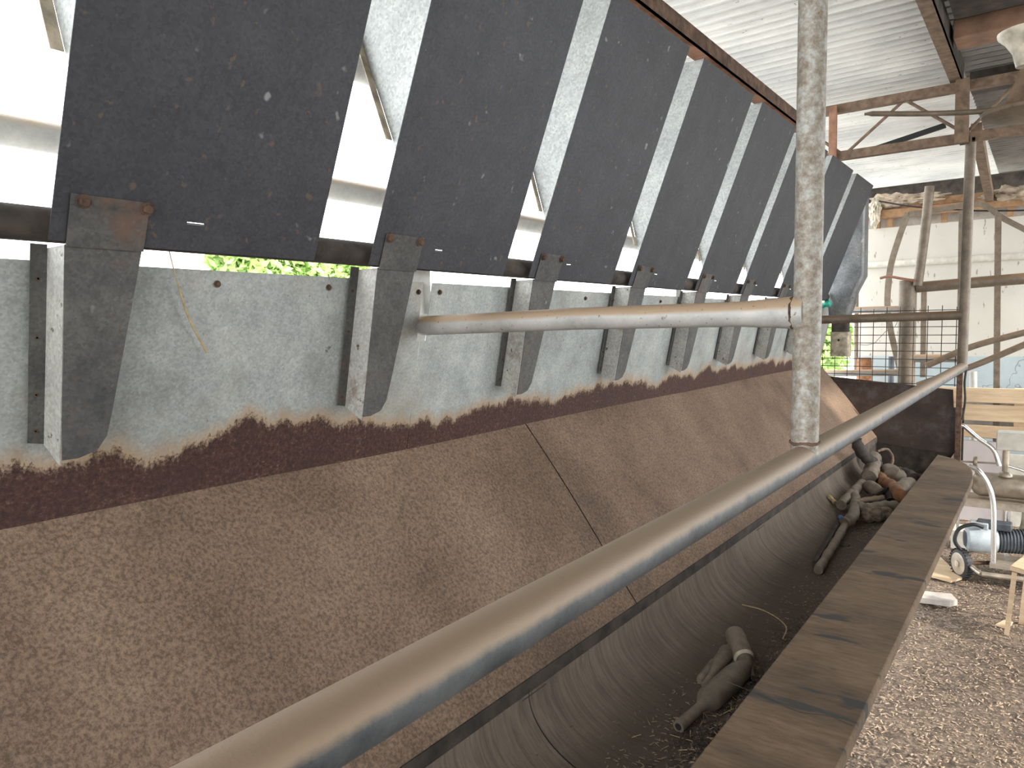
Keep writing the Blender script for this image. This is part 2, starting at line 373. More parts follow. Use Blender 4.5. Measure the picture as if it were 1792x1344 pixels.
# far wall at y = 7.2
WY = 7.2
struct('wall_far', MB().box((-1.40, WY, -.31), (1.6, WY+.03, .82)), M['wallpaint'])
struct('wall_far_lower', MB().box((-1.40, WY, FZ), (1.6, WY+.03, -.31)), M['wallblue'])
struct('gap_shade_sheet', MB().box((-1.75, 8.6, .6), (1.9, 8.65, 1.40)), M['dirtysteel'])  # dark sheet put in for the shade in the gap above the far wall
struct('light_block_right', MB().box((3.0, -2.5, FZ), (3.05, 2.4, 1.42)), M['greywood'])  # unseen wall added to cut the light coming from the right
struct('trim_1', MB().box((-1.40, WY+.09, .80), (1.6, WY+.11, 1.0)), M['greywood'])
b = MB().beam((-1.38, WY-.02, .935), (1.6, WY-.02, .935), .045, .07); struct('trim_2', b, M['timber'])
b = MB().beam((-1.38, WY+.03, 1.01), (1.6, WY+.03, 1.01), .06, .06); struct('trim_3', b, M['timber'])
for px in (1535, 1557, 1652, 1768):
    x = onY(px, 385, WY).x; struct('trim_4', MB().box((x-.022, WY-.005, .82), (x+.022, WY+.05, .90)), M['timber'])
struct('trim_5', MB().tube([(-1.36, WY-.012, .50), (1.6, WY-.012, .50)], .03, 16), M['white'])

# ================================================================ FEED TROUGH
def WX(z): return -1.385-.205*(.131-z)               # the back sheet leans outwards towards its foot
XW = -1.409; ZW = -.3386; XF0 = WX(ZW)
XS, ZS = -1.050, -.897
YE = 6.20
t = thing('feed_trough', (-.95, 3.1, FZ), 'long rusty steel feed trough with dusty brown sloping side under the row of panels', 'trough')
def wall_panel(y0, y1, notch0, notch1):
    b = MB(); pts = [(y0, ZW-.02), (y1, ZW-.02)]
    if notch1: pts += [(y1, -.03), (y1-.012, -.03), (y1-.012, .131)]
    else: pts += [(y1, .131)]
    if notch0: pts += [(y0+.022, .131), (y0+.022, -.03), (y0, -.03)]
    else: pts += [(y0, .131)]
    pts = [(WX(z), y, z) for y, z in pts]
    b.slab(pts, (-.003, 0, 0)); return b
wp = part('back_sheet', wall_panel(-.6, 1.487, False, True), M['back'], t)
for (u, v) in ((380, 497), (575, 503), (732, 511)):
    bb = MB(); bolt(bb, onX(u, v, WX(.105)), (1, 0, 0), .005); part('bolt', bb, M['rust'], wp)
wp2 = part('back_sheet', wall_panel(1.489, YE, True, False), M['back'], t)
for y in (1.545, 2.35, 3.0, 3.7, 4.4, 5.1):
    bb = MB(); bolt(bb, (WX(.106), y, .106), (1, 0, 0), .005); part('bolt', bb, M['rust'], wp2)
part('back_post', MB().box((-1.47, 1.455, .045), (-1.415, 1.535, .20)).box((-1.53, 1.47, FZ), (-1.488, 1.53, -.045)), M['palepipe'], t)
# slope sheets, joints left as thin gaps
def slope(y0, y1, up=0.0):
    d = (V(XS, 0, ZS)-V(XF0, 0, ZW)); nrm = V(-d.z, 0, d.x).normalized()
    n = 24; b = MB(); m = max(2, int((y1-y0)*5)); rows = []
    for j in range(n+1):
        tt = j/n; sag = -.003*math.sin(math.pi*tt)
        for i in range(m+1):
            y = y0+(y1-y0)*i/m; p = V(XF0, y, ZW)+d*tt; p = V(p.x, y, p.z)+nrm*(-(sag)+.003*math.sin(y*3+tt*5)+up)*1.0
            rows.append(p)
    b.add(rows, [(j*(m+1)+i, j*(m+1)+i+1, (j+1)*(m+1)+i+1, (j+1)*(m+1)+i) for j in range(n) for i in range(m)], True)
    lo = [r for r in rows[-(m+1):]]
    b.add(lo+[V(p.x-.012, p.y, p.z-.012) for p in lo], [(i, i+1, m+2+i, m+1+i) for i in range(m)])
    return b
for y0, y1, up in ((-.6, 2.079, 0), (2.083, 3.90, .001), (3.903, YE, 0)):
    part('sloping_sheet', slope(y0, y1, up), M['slope'], t)
for y in (2.081, 3.9015):
    part('joint_strip', MB().slab([(XF0-.006, y-.03, ZW-.012), (XF0-.006, y+.10, ZW-.012), (XS-.008, y+.10, ZS-.012), (XS-.008, y-.03, ZS-.012)], (-.004, 0, -.003)), M['dirtysteel'], t)
# dark undercut lip between slope and belly
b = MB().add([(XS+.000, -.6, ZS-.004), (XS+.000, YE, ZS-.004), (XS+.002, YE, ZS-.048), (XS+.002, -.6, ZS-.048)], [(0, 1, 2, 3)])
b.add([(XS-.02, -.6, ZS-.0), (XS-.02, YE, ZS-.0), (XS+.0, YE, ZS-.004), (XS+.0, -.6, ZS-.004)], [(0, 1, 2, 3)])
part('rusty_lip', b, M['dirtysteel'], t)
def belly(y0, y1):
    b = MB(); n = 36; m = max(2, int((y1-y0)*6)); cx, cz, a, c = -.786, -.935, .261, .172; prof = [(XS+.004, ZS-.044)]
    for i in range(n+1):
        th = math.pi+math.pi*i/n; prof.append((cx+a*math.cos(th), cz+c*math.sin(th)))
    prof += [(-.520, -.93)] if y0 > 3.2 and y1 > 4 else [(-.500, -.88), (-.487, -.80)]
    q = len(prof); rows = [V(px, y0+(y1-y0)*i/m, pz) for i in range(m+1) for px, pz in prof]
    b.add(rows, [(i*q+j, i*q+j+1, (i+1)*q+j+1, (i+1)*q+j) for i in range(m) for j in range(q-1)], True)
    return b
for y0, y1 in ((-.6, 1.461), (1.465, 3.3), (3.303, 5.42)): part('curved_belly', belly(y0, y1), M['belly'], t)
for y in (1.463, 3.3015):
    b = belly(y-.03, y+.08); b.v = [V(p.x, p.y, p.z-.004) for p in b.v]; part('joint_strip', b, M['dirtysteel'], t)
part('end_sump', MB().add([(-1.06, 5.42, -1.17), (-.48, 5.42, -1.17), (-.48, YE+.06, -1.17), (-1.06, YE+.06, -1.17)], [(0, 1, 2, 3)])
     .add([(-.53, 5.42, -1.17), (-.53, YE+.06, -1.17), (-.53, YE+.06, -.98), (-.53, 5.42, -.98)], [(0, 1, 2, 3)])
     .add([(-1.06, 5.42, -1.17), (-1.06, YE+.06, -1.17), (-1.06, YE+.06, -.94), (-1.06, 5.42, -.94)], [(0, 1, 2, 3)])
     .add([(-1.35, YE+.06, -1.17), (-.48, YE+.06, -1.17), (-.48, YE+.06, -.65), (-1.35, YE+.06, -.65)], [(0, 1, 2, 3)]), M['dirtysteel'], t)
# end plate
pl = [onY(1449, 658, YE), onY(1668, 682, YE), onY(1672, 795, YE), onY(1600, 785, YE), onY(1539, 774, YE), V(-1.06, YE, ZS-.03), V(XF0, YE, ZW-.05)]
part('end_plate', MB().slab(pl, (0, .004, 0)), M['endplate'], t)
part('corner_post', MB().box((-.527, YE-.03, FZ), (-.490, YE+.01, .02)), M['rust'], t)
for y in (.2, 2.0, 3.8, 5.4):
    part('leg', MB().box((-.80, y-.02, FZ), (-.76, y+.02, -1.10)), M['dirtysteel'], t)
    part('leg', MB().box((XF0-.05, y-.02, FZ), (XF0-.01, y+.02, ZW)), M['dirtysteel'], t)
part('front_rail', MB().box((-.47, -.6, -.86), (-.45, 4.5, -.812)), M['dirtysteel'], t)

# timber cap plank
b = MB(); zt = -.78; ol = -.276; il = -.484
out = [V(il, -.6, zt), V(ol, -.6, zt)]+[V(q.x, q.y, zt) for q in (onZ(u, v, zt) for u, v in ((1699, 848), (1703, 836), (1702, 824), (1692, 812), (1672, 803), (1641, 795)))]
b.slab(out, (0, 0, -.032))
pk = single('timber_plank', b, M['plank'], 'long grimy timber plank capping the front edge of the feed trough', 'plank', bevel=.004)
pts = [onZ(u, v, -.7795) for u, v in ((1240, 1180), (1290, 1200), (1345, 1222), (1400, 1246), (1448, 1252), (1492, 1270))]
cr = curve(pts, 4); b = MB()
for i in range(len(cr)-1):
    wd = .0012; b.add([cr[i]+V(0, -wd, 0), cr[i+1]+V(0, -wd, 0), cr[i+1]+V(0, wd, 0), cr[i]+V(0, wd, 0)], [(0, 1, 2, 3)])
part('crack', b, M['dirtysteel'], pk)

# ================================================================ RAIL, POSTS, CROSS PIPES
XR, ZR = -.384, -.268
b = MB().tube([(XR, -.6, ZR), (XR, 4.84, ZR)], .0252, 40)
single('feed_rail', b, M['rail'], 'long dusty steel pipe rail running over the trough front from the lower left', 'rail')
def ring_weld(mb, c, axis, r):
    a = Vector(axis).normalized(); ref = V(0, 1, 0) if abs(a.y) < .9 else V(1, 0, 0); u = a.cross(ref).normalized(); w_ = a.cross(u); pts = []
    for k in range(25): th = 2*math.pi*k/24; pts.append(Vector(c)+(u*math.cos(th)+w_*math.sin(th))*(r+random.uniform(-.001, .002))+a*random.uniform(-.002, .002))
    mb.tube(pts, .0032, 6, False)
p1 = thing('upright_post', (XR, 1.495, ZR+.026), 'thick mottled grey upright pipe standing on the long rail in the foreground', 'post')
px0, px1 = XR, -.372
part('pipe', MB().tube([(px0, 1.495, ZR+.008), (px0+.003, 1.495, .02), (px1, 1.495, 1.41)], .0262, 36), M['post'], p1)
b = MB(); ring_weld(b, (px0, 1.495, ZR+.030), (0, 0, 1), .026); part('weld', b, M['rust'], p1)
cp = thing('cross_pipe', (-.9, 1.495, .015), 'tan dusty pipe from the back sheet to the foreground upright post', 'pipe')
part('pipe', MB().tube([(XW-.01, 1.495, .012), (-.9, 1.495, .020), (-.52, 1.495, .020), (-.44, 1.495, .020), (XR, 1.495, .020)], [.0265, .0262, .026, .030, .034], 32), M['cross'], cp)
b = MB(); ring_weld(b, (-.406, 1.495, .020), (1, 0, 0), .030); part('weld', b, M['rust'], cp)
p2 = thing('upright_post', (-.385, 4.79, ZR+.026), 'slim brown upright pipe at the far end of the long rail carrying the roof truss', 'post')
part('pipe', MB().tube([(-.385, 4.79, ZR+.01), (-.372, 4.79, 1.0)], .026, 24), M['farpipe'], p2)
part('clamp_plate', MB().box((-.425, 4.765, .965), (-.35, 4.815, .99)), M['rust'], p2)
b = MB().tube([(XW, 4.79, .012), (-.385, 4.79, .024)], .0255, 24)
single('cross_pipe', b, M['farpipe'], 'brown pipe between the back sheet and the slim far post, above the wire mesh', 'pipe')

# pipes of the bail frame
bp = thing('lower_bail_pipe', (-1.338, 2.6, .155), 'dark rusty horizontal pipe behind the bottom edge of the hanging panels', 'pipe')
part('pipe', MB().tube([(-1.338, -.6, .186), (-1.338, 5.75, .186)], .029, 24), M['dirtysteel'], bp)
b = MB()
b.add([(-1.045, -.6, .940), (-.985, -.6, .940), (-.985, 3.93, .940), (-1.045, 3.93, .940)], [(0, 1, 2, 3)])
b = MB().box((-1.045, -.6, .940), (-.985, 3.93, .946)); c2 = MB().box((-.991, -.6, .940), (-.985, 3.93, .998))
ba = thing('angle_beam', (-1.0, 1.7, .94), 'reddish rusted steel angle beam along the panel tops', 'beam')
part('lower_flange', b, M['rustbeam'], ba); part('upright_flange', c2, M['rust'], ba)

# ================================================================ BAIL PANELS AND BRACKETS
YL = [.512, 1.200, 1.860, 2.525, 3.178, 3.785, 4.430, 5.074]
XB, ZB, XT, ZT = -1.302, .157, -1.005, .938
def px(z): return XB+(XT-XB)*(z-ZB)/(ZT-ZB)
desc = ['widest dark zinc panel at the far left, nearest the camera', 'second dark zinc panel from the left, with a bright slot by its tapered bracket', 'third dark zinc panel from the left, above the start of the tan cross pipe',
        'fourth dark zinc panel from the left, top corner under the red beam', 'fifth dark zinc panel from the left, left of the foreground post', 'sixth dark zinc panel from the left, partly behind the foreground post',
        'seventh dark zinc panel, its top just right of the foreground post', 'last dark zinc panel of the row, overlapping the grey hopper']
wdesc = ['bracket at the far left, nearest the camera', 'bracket second from the left, just left of the cross pipe start', 'bracket third from the left, crossed by the tan cross pipe', 'bracket fourth from the left, foot above the rust band',
         'bracket fifth from the left along the trough back', 'bracket sixth from the left, two before the foreground post', 'bracket seventh from the left, just before the foreground post', 'bracket eighth, last one by the hopper']
nrm = V(ZT-ZB, 0, -(XT-XB)).normalized()
for i, y0 in enumerate(YL):
    wB, wT = (.498, .505) if i == 4 else (.528, .532); dr = .020
    t = thing('bail_panel', ((XB+XT)/2, y0+.27, ZB), desc[i], 'panel', 'dark zinc panels hanging over the trough')
    # face: a 3x3 grid of cells without the middle one, which is the slot
    sy = {0: .243, 1: .227}.get(i, .205); us = [0, sy-.017 if i == 0 else sy-.014, sy+.017 if i == 0 else sy+.014, wB]; zs = [ZB, .2035, .2075, ZT]
    b = MB()
    def fp(u, z):
        f = (z-ZB)/(ZT-ZB); return V(px(z), y0+dr*f+u/wB*(wB+(wT-wB)*f), z)
    for a in range(3):
        for c_ in range(3):
            if a == 1 and c_ == 1: continue
            b.slab([fp(us[a], zs[c_]), fp(us[a+1], zs[c_]), fp(us[a+1], zs[c_+1]), fp(us[a], zs[c_+1])], nrm*-.002)
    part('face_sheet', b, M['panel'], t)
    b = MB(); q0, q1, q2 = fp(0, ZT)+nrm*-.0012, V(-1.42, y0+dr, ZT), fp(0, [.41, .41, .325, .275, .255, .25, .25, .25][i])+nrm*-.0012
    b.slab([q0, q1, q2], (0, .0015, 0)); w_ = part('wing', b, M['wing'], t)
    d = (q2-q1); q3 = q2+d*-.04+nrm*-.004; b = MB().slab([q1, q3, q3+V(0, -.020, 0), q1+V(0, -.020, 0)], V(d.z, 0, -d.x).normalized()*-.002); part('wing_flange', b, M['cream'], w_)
    b = MB(); bolt(b, fp(.044, .222)+nrm*.003, nrm, .008, .009); part('bolt', b, M['rust'], t)
    b = MB(); bolt(b, fp(.148, .222)+nrm*.003, nrm, .008, .009); part('bolt', b, M['rust'], t)
    # bracket below
    ym = y0+(.026 if i == 0 else .033)
    t = thing('tapered_bracket', (-1.39, y0+.05, -.2), 'tapered zinc '+wdesc[i], 'bracket', 'tapered brackets along the back sheet')
    zb = -.215; FW = .072; o_ = nrm*.003; fy = lambda y, z: V(WX(z)+FW, y, z)
    b = MB().slab([V(px(.15), ym, .15)+o_, V(px(.15), ym+.127, .15)+o_, V(px(.232), ym+.128, .232)+o_, V(px(.232), ym, .232)+o_], nrm*-.002)
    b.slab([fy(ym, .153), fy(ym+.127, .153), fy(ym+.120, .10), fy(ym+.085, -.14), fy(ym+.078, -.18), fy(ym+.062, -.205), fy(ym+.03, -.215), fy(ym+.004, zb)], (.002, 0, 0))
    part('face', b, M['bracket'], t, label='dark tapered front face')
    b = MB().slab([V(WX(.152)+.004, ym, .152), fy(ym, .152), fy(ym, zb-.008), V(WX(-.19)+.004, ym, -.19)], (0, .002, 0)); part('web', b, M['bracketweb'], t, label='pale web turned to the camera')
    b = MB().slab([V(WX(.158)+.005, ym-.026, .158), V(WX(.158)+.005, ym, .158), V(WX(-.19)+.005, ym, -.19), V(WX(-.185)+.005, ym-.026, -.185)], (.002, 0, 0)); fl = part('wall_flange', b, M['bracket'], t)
    for z in (.10, 0, -.1, -.165):
        b = MB(); bolt(b, (WX(z)+.007, ym-.014, z), (1, 0, 0), .0022, .002); part('rivet', b, M['rust'], fl)

# rails outside on the cow side
for z0, lab in ((.475, 'lower pale rail seen through the panel gaps, outside'), (.90, 'upper pale rail seen through the panel gaps, outside')):
    single('outside_rail', MB().tube([(-1.93, -.6, z0), (-1.93, 6.6, z0)], .036 if z0 < .6 else .045, 20), M['palepipe'], lab, 'rail')
for y, lab in ((2.02, 'pale outside fence post behind the back sheet joint'), (4.4, 'outside fence post behind the far panels')):
    single('outside_post', MB().box((-1.99, y-.04, FZ), (-1.91, y+.04, .95 if y != 2.02 else .215)), M['palepipe'], lab, 'post')

# ================================================================ HOPPER
t = thing('feed_hopper', (-1.24, 5.84, -.26), 'grey metal hopper with a spout behind the last panel', 'hopper')
def ringpts(cx, cy, ax, ay, z, sq, n=32):
    out = []
    for k_ in range(n):
        th = 2*math.pi*k_/n; c_, s_ = math.cos(th), math.sin(th)
        e = 2/sq; out.append(V(cx+ax*abs(c_)**e*(1 if c_ > 0 else -1), cy+ay*abs(s_)**e*(1 if s_ > 0 else -1), z))
    return out
secs = [(-1.20, .12, .09, .93, 6), (-1.205, .125, .09, .33, 6), (-1.235, .105, .09, .22, 3.5), (-1.245, .092, .085, .12, 2.4), (-1.255, .075, .072, .03, 2), (-1.255, .062, .06, -.01, 2)]
b = MB(); n = 32; vs = []
for cx_, ax, ay, z, sq in secs: vs += ringpts(cx_, 5.84, ax, ay, z, sq)
b.add(vs, [(i*n+k_, i*n+(k_+1) % n, (i+1)*n+(k_+1) % n, (i+1)*n+k_) for i in range(len(secs)-1) for k_ in range(n)], True)
b.add(vs[:n], [tuple(range(n))])
part('bin', b, M['hopper'], t)
b = MB(); vs = ringpts(-1.250, 5.84, .058, .05, .0, 5)+ringpts(-1.250, 5.84, .058, .05, -.10, 5); b.add(vs, [(k_, (k_+1) % n, n+(k_+1) % n, n+k_) for k_ in range(n)], True); part('spout', b, M['dirtysteel'], t)
b = MB(); vs = ringpts(-1.247, 5.84, .065, .056, -.075, 7)+ringpts(-1.245, 5.84, .065, .056, -.256, 7); b.add(vs, [(k_, (k_+1) % n, n+(k_+1) % n, n+k_) for k_ in range(n)]+[tuple(range(n, 2*n))], True); sl_ = part('sleeve', b, M['cream'], t)
b = MB(); b.lathe((-1.25, 5.7825, -.135), (-1.25, 5.7805, -.135), [(0, .009), (1, .009)], 16); part('hole', b, M['black'], sl_)
b = MB().tube(curve([onY(1438, 536, 5.70), onY(1446, 532, 5.70), onY(1454, 530, 5.70)], 4), [.02]*4+[.028]*4+[.012], 14)
single('plastic_scoop', b, M['teal'], 'small teal plastic piece beside the hopper neck', 'scoop')

# wire mesh above the end plate
b = MB(); x0, x1, z0, z1 = -1.465, -.525, -.49, .094
for k_ in range(11):
    x = x1-.015-k_*.0917; b.tube([(x, YE-.008, z0), (x+.002, YE-.008, z1+(.012 if k_ % 3 else .0))], .0028, 6)
for k_ in range(10):
    z = .075-k_*.061; b.tube([(x0, YE-.012, z+.004), (x1, YE-.012, z-.004)], .0028, 6)
single('wire_mesh', b, M['dirtysteel'], 'square wire mesh panel above the trough end plate', 'mesh')
b = MB().tube([onY(*p, 5.93) for p in ((1572, 560), (1566, 572), (1550, 580))]+[onY(1530, 601, 5.93)], .002, 6).tube([onY(*p, 5.93) for p in ((1530, 601), (1516, 604), (1490, 602))], .002, 6)
single('loose_wire', b, M['browntruss'], 'thin bent stray wire caught on the mesh', 'wire')
b = MB().tube(curve([onY(1692, 640, 5.1), onY(1688, 670, 5.1), onY(1689, 700, 5.1), onY(1684, 735, 5.1)], 6), .006, 8)
single('hanging_strap', b, M['dirtysteel'], 'narrow dark strap hanging beside the trough end plate', 'strap')

# ================================================================ YARD GATE BEYOND
GY = 6.35
g = thing('gate_post', onY(1588, 680, GY), 'thick grey-brown pipe gate post with pale lit side behind the mesh', 'post')
top = onY(1589, 491, GY); part('pipe', MB().tube([V(top.x, GY, FZ), top], .062, 28), M['farpipe'], g)
def P2(name, pts, r, mat, label, cat, y=GY, n=14, sm=6, group=None):
    q = [onY(u, v, y) for u, v in pts]; q = curve(q, sm) if len(q) > 2 else q
    return single(name, MB().tube(q, r, n), mat, label, cat, group)
P2('gate_rail', ((1604, 503), (1700, 495), (1835, 484)), .040, M['farpipe'], 'thick brown horizontal gate rail right of the gate post', 'rail', GY)
P2('leaning_pipe', ((1627, 326), (1618, 410), (1606, 500)), .033, M['farpipe'], 'short grey pipe leaning up from the gate rail', 'pipe', GY-.06)
P2('gate_bottom_rail', ((1600, 627), (1680, 627)), .030, M['cross'], 'short pale rusty rail right of the gate post', 'rail', GY)
P2('fence_rail', ((1440, 544), (1574, 541)), .026, M['cross'], 'upper tan fence rail left of the gate post', 'rail', GY)
P2('fence_rail', ((1440, 653), (1574, 652)), .026, M['cross'], 'lower tan fence rail left of the gate post', 'rail', GY)
P2('gate_hook', ((1540, 487), (1556, 484), (1580, 488), (1602, 491)), .010, M['rustbeam'], 'small rusty hook bar at the gate post top', 'hook', GY-.1)
def bar(name, pts, w_, t_, mat, label, cat, y):
    q = [onY(u, v, y) for u, v in pts]; q = curve(q, 6) if len(q) > 2 else q; b = MB(); hw = Vector((w_/2, 0, 0)); n = len(q); vs = []
    for i, p in enumerate(q):
        d = (q[min(i+1, n-1)]-q[max(i-1, 0)]).normalized(); s_ = V(0, 1, 0).cross(d).normalized()*(w_/2); y_ = V(0, t_/2, 0)
        vs += [p-s_-y_, p+s_-y_, p+s_+y_, p-s_+y_]
    b.add(vs, [(i*4+k_, i*4+(k_+1) % 4, i*4+4+(k_+1) % 4, i*4+4+k_) for i in range(n-1) for k_ in range(4)]+[(3, 2, 1, 0), tuple(range(4*n-4, 4*n))])
    return single(name, b, mat, label, cat)
GH = 6.75
bar('bowed_bar', ((1589, 372), (1572, 420), (1558, 470), (1553, 530), (1559, 580), (1576, 650)), .045, .02, M['farpipe'], 'curved flat steel bar of the yard gate left of the leaning pipe', 'bar', GH)
bar('arch_bar', ((1589, 375), (1640, 368), (1700, 357), (1728, 362), (1752, 380), (1800, 405)), .040, .02, M['farpipe'], 'arched brown bar across the top of the far yard gate', 'bar', GH)
bar('gate_upright', ((1684, 368), (1681, 560)), .045, .03, M['farpipe'], 'flat brown upright beside the slim far post', 'bar', GH-.02)
bar('gate_upright', ((1747, 376), (1746, 470), (1742, 900)), .042, .03, M['farpipe'], 'flat brown upright at the right against the white wall', 'bar', GH-.02)
bar('gate_upright', ((1617, 508), (1615, 660)), .038, .03, M['farpipe'], 'flat brown upright right of the gate post behind the mesh', 'bar', GH-.02)
P2('sloping_pipe', ((1800, 580), (1700, 607), (1622, 640)), .022, M['farpipe'], 'upper sloping brown pipe running off the right edge', 'pipe', 6.1)
P2('sloping_pipe', ((1800, 600), (1704, 640), (1605, 674)), .022, M['farpipe'], 'lower sloping dark pipe running off the right edge', 'pipe', 6.2)
P2('sag_wire', ((1538, 352), (1600, 362), (1690, 368), (1740, 369), (1800, 368)), .006, M['black'], 'thin dark cable sagging below the roof header', 'cable', 6.8, 6)
P2('fence_stake', ((1499, 500), (1498, 655)), .018, M['farpipe'], 'thin brown stake in the daylight left of the white wall', 'stake', 7.0)
single('oil_drum', MB().lathe(V(-1.30, 7.0, -.62), V(-1.30, 7.0, -.32), [(0, .06), (.1, .063), (.9, .063), (1, .055)], 20), M['orange'], 'small rusty orange drum behind the wire mesh', 'drum')
single('pipe_stub', MB().tube([onY(1560, 624, 6.9), V(onY(1560, 624, 6.9).x, 6.9, FZ)], .022, 14), M['motordark'], 'short dark pipe stub behind the wire mesh', 'pipe')
single('low_block', MB().box((-1.55, 6.9, FZ), (-1.12, 7.12, -.63)), M['white'], 'white block carrying the small orange drum', 'block')
P2('downpipe', ((1703, 650), (1703, 920)), .028, M['palepipe'], 'pale blue-grey downpipe end against the lower wall', 'pipe', 6.9)

# ================================================================ ROOF STEEL
TY = 4.79
t = thing('roof_truss', (-.5, TY, .97), 'brown steel lattice truss under the roof sheets', 'truss')
part('bottom_chord', MB().box((-1.38, TY-.025, .972), (1.2, TY+.025, 1.022)), M['browntruss'], t)
part('top_chord', MB().box((-1.40, TY-.025, 1.250), (1.2, TY+.025, 1.300)), M['browntruss'], t)
wp_ = [(-1.33, 1.01), (-1.02, 1.0), (-.70, 1.262), (-.40, 1.02), (-.155, 1.262), (.12, 1.02), (.40, 1.262), (.7, 1.02), (1.0, 1.262)]
wp_ = [V(-1.33, TY, 1.26)]+[V(x, TY, z) for x, z in wp_[1:]]
for a, c_ in zip(wp_[:-1], wp_[1:]): part('web_rod', MB().tube([a, c_], .009, 10), M['browntruss'], t)
b = MB().box((-.445, TY-.07, .962), (-.38, TY-.03, 1.30)); b2 = b; part('hanger', b, M['browntruss'], t)
b = MB().box((onY(1455, 170, TY).x, TY-.055, .965), (onY(1468, 170, TY).x, TY-.03, 1.285)); part('upright', b, M['rustbeam'], t)
t = thing('roof_purlin', (-.43, 2, 1.30), 'long brown steel purlin running under the roof towards the truss', 'purlin')
part('bottom_flange', MB().box((-.475, -1.0, 1.30), (-.415, TY+.02, 1.306)), M['browntruss'], t)
part('web', MB().box((-.421, -1.0, 1.30), (-.415, TY+.02, 1.405)), M['dirtysteel'], t)  # side face in darker steel to paint in its shadow
single('cross_timber', MB().box((-.40, 4.08, 1.315), (1.2, 4.27, 1.40)), plain('brown_red_beam', (0.25, 0.145, 0.095), .85, 0, .4, 9, .3), 'thick reddish-brown cross beam under the dark roof sheets', 'beam', bevel=.004)
single('cross_timber', MB().box((-.40, 4.98, 1.31), (1.2, 5.13, 1.40)), M['dirtysteel'], 'thin dark cross beam behind the thick reddish one', 'beam')
single('hanging_board', MB().box((-.385, 3.55, 1.365), (.6, 3.98, 1.38)), M['dirtysteel'], 'dark brown sheet fixed under the roof at the upper right', 'sheet')
single('diagonal_strut', MB().beam(onY(1515, 266, 4.84), onY(1655, 219, 4.86), .02, .028), M['black'], 'black diagonal strut behind the truss', 'strut')
single('angled_brace', MB().beam(V(-.36, 4.95, 1.07), onY(1732, 345, 7.15)+V(0, 0, 0), .055, .07), M['browntruss'], 'rusty angled brace falling from the truss to the wall header', 'brace')
# fittings hanging at the right edge
t = thing('insulator', onY(1790, 110, 3.2), 'dirty white flared porcelain fitting hanging at the top right edge', 'fitting')
c0 = onY(1795, 52, 3.2); part('bell', MB().lathe(c0, V(c0.x+.004, 3.2, c0.z-.125), [(0, .02), (.02, .085), (.12, .083), (.3, .062), (.6, .04), (1, .030)], 28), M['porcelain'], t)
part('rod', MB().tube([V(c0.x, 3.2, 1.41), V(c0.x+.01, 3.2, c0.z-.25)], .008, 10), M['rust'], t)
t = thing('pulsator_pot', onY(1790, 205, 3.5), 'round grime-coated pot on a long thin pipe at the right edge', 'pot')
q = onY(1800, 200, 3.5)
part('bowl', MB().lathe(q+V(0, 0, -.02), q+V(0, 0, .05), [(0, .03), (.12, .11), (.35, .155), (.5, .16), (.6, .155), (.8, .10), (1, .05)], 32), M['farpipe'], t)
part('bracket', MB().slab([q+V(-.075, -.03, .045), q+V(.06, -.03, .06), q+V(.06, -.03, .20), q+V(-.03, -.03, .17), q+V(-.05, -.03, .11)], (0, .05, 0)), M['browntruss'], t)
part('pipe', MB().tube(curve([onY(1513, 200, 3.5), onY(1526, 199, 3.5), onY(1620, 199, 3.5), onY(1700, 196, 3.5), onY(1765, 190, 3.5)], 4), [.006]*4+[.011]*13, 12), M['farpipe'], t)
part('hanger_rod', MB().tube([q+V(0, 0, .14), V(q.x, 3.5, 1.41)], .012, 10), M['rust'], t)

# torn insulation on the header
def crumple(c, sx, sy, sz, seed):
    rnd = random.Random(seed); bm = bmesh.new(); bmesh.ops.create_icosphere(bm, subdivisions=4, radius=1)
    from mathutils import noise
    for v in bm.verts:
        n_ = noise.turbulence(v.co*2.0+Vector((seed, 0, 0)), 4, True); v.co = Vector((v.co.x*sx, v.co.y*sy, v.co.z*sz))*(.55+n_*.7)+Vector(c)
    b = MB(); bm.verts.ensure_lookup_table(); b.add([v.co.copy() for v in bm.verts], [tuple(v.index for v in f.verts) for f in bm.faces], False); bm.free(); return b
for (u, v, y), s_, m_, lab in (((1560, 352, 7.2), (.20, .08, .07), 'foil', 'crumpled pale insulation scrap on the header near the last panel'), ((1610, 347, 7.2), (.22, .08, .05), 'foil', 'darker crumpled insulation scrap at the leaning pipe top'),
                        ((1775, 340, 7.2), (.26, .10, .075), 'foil', 'tan crumpled insulation scrap at the right of the header'), ((1531, 372, 7.12), (.055, .05, .14), 'porcelain', 'pale torn rag hanging beside the last panel')):
    single('torn_rag' if m_ == 'porcelain' else 'insulation_scrap', crumple(onY(u, v, y), *s_, seed=u), M[m_], lab, 'rag' if m_ == 'porcelain' else 'insulation')

# ================================================================ PALLET AND WALL SHEET AT THE RIGHT
PY = 6.64
t = thing('timber_pallet', (0, PY, -.95), 'pale pine pallet leaning upright against the pale blue wall', 'pallet')
for a, c_ in ((-.530, -.642), (-.660, -.785), (-.820, -.915)):
    part('board', MB().box((-.75, PY-.01, a), (.6, PY+.012, c_)), M['pine'], t, bevel=.002)
for x in (-.19, .55): part('block', MB().box((x, PY+.012, -.53), (x+.09, PY+.08, -.945)), M['pine'], t)
part('back_board', MB().box((-.75, PY+.08, -.60), (.6, PY+.10, -.93)), M['greywood'], t)
single('pinkish_panel', MB().box((-.75, PY-.005, -.945), (-.235, PY+.02, FZ)), M['pink'], 'smooth pinkish-grey sheet below the pallet', 'sheet')
single('white_board', MB().box((-.225, PY-.02, -1.03), (.6, PY+.02, FZ)), M['white'], 'white board standing below the pallet at the right edge', 'board')

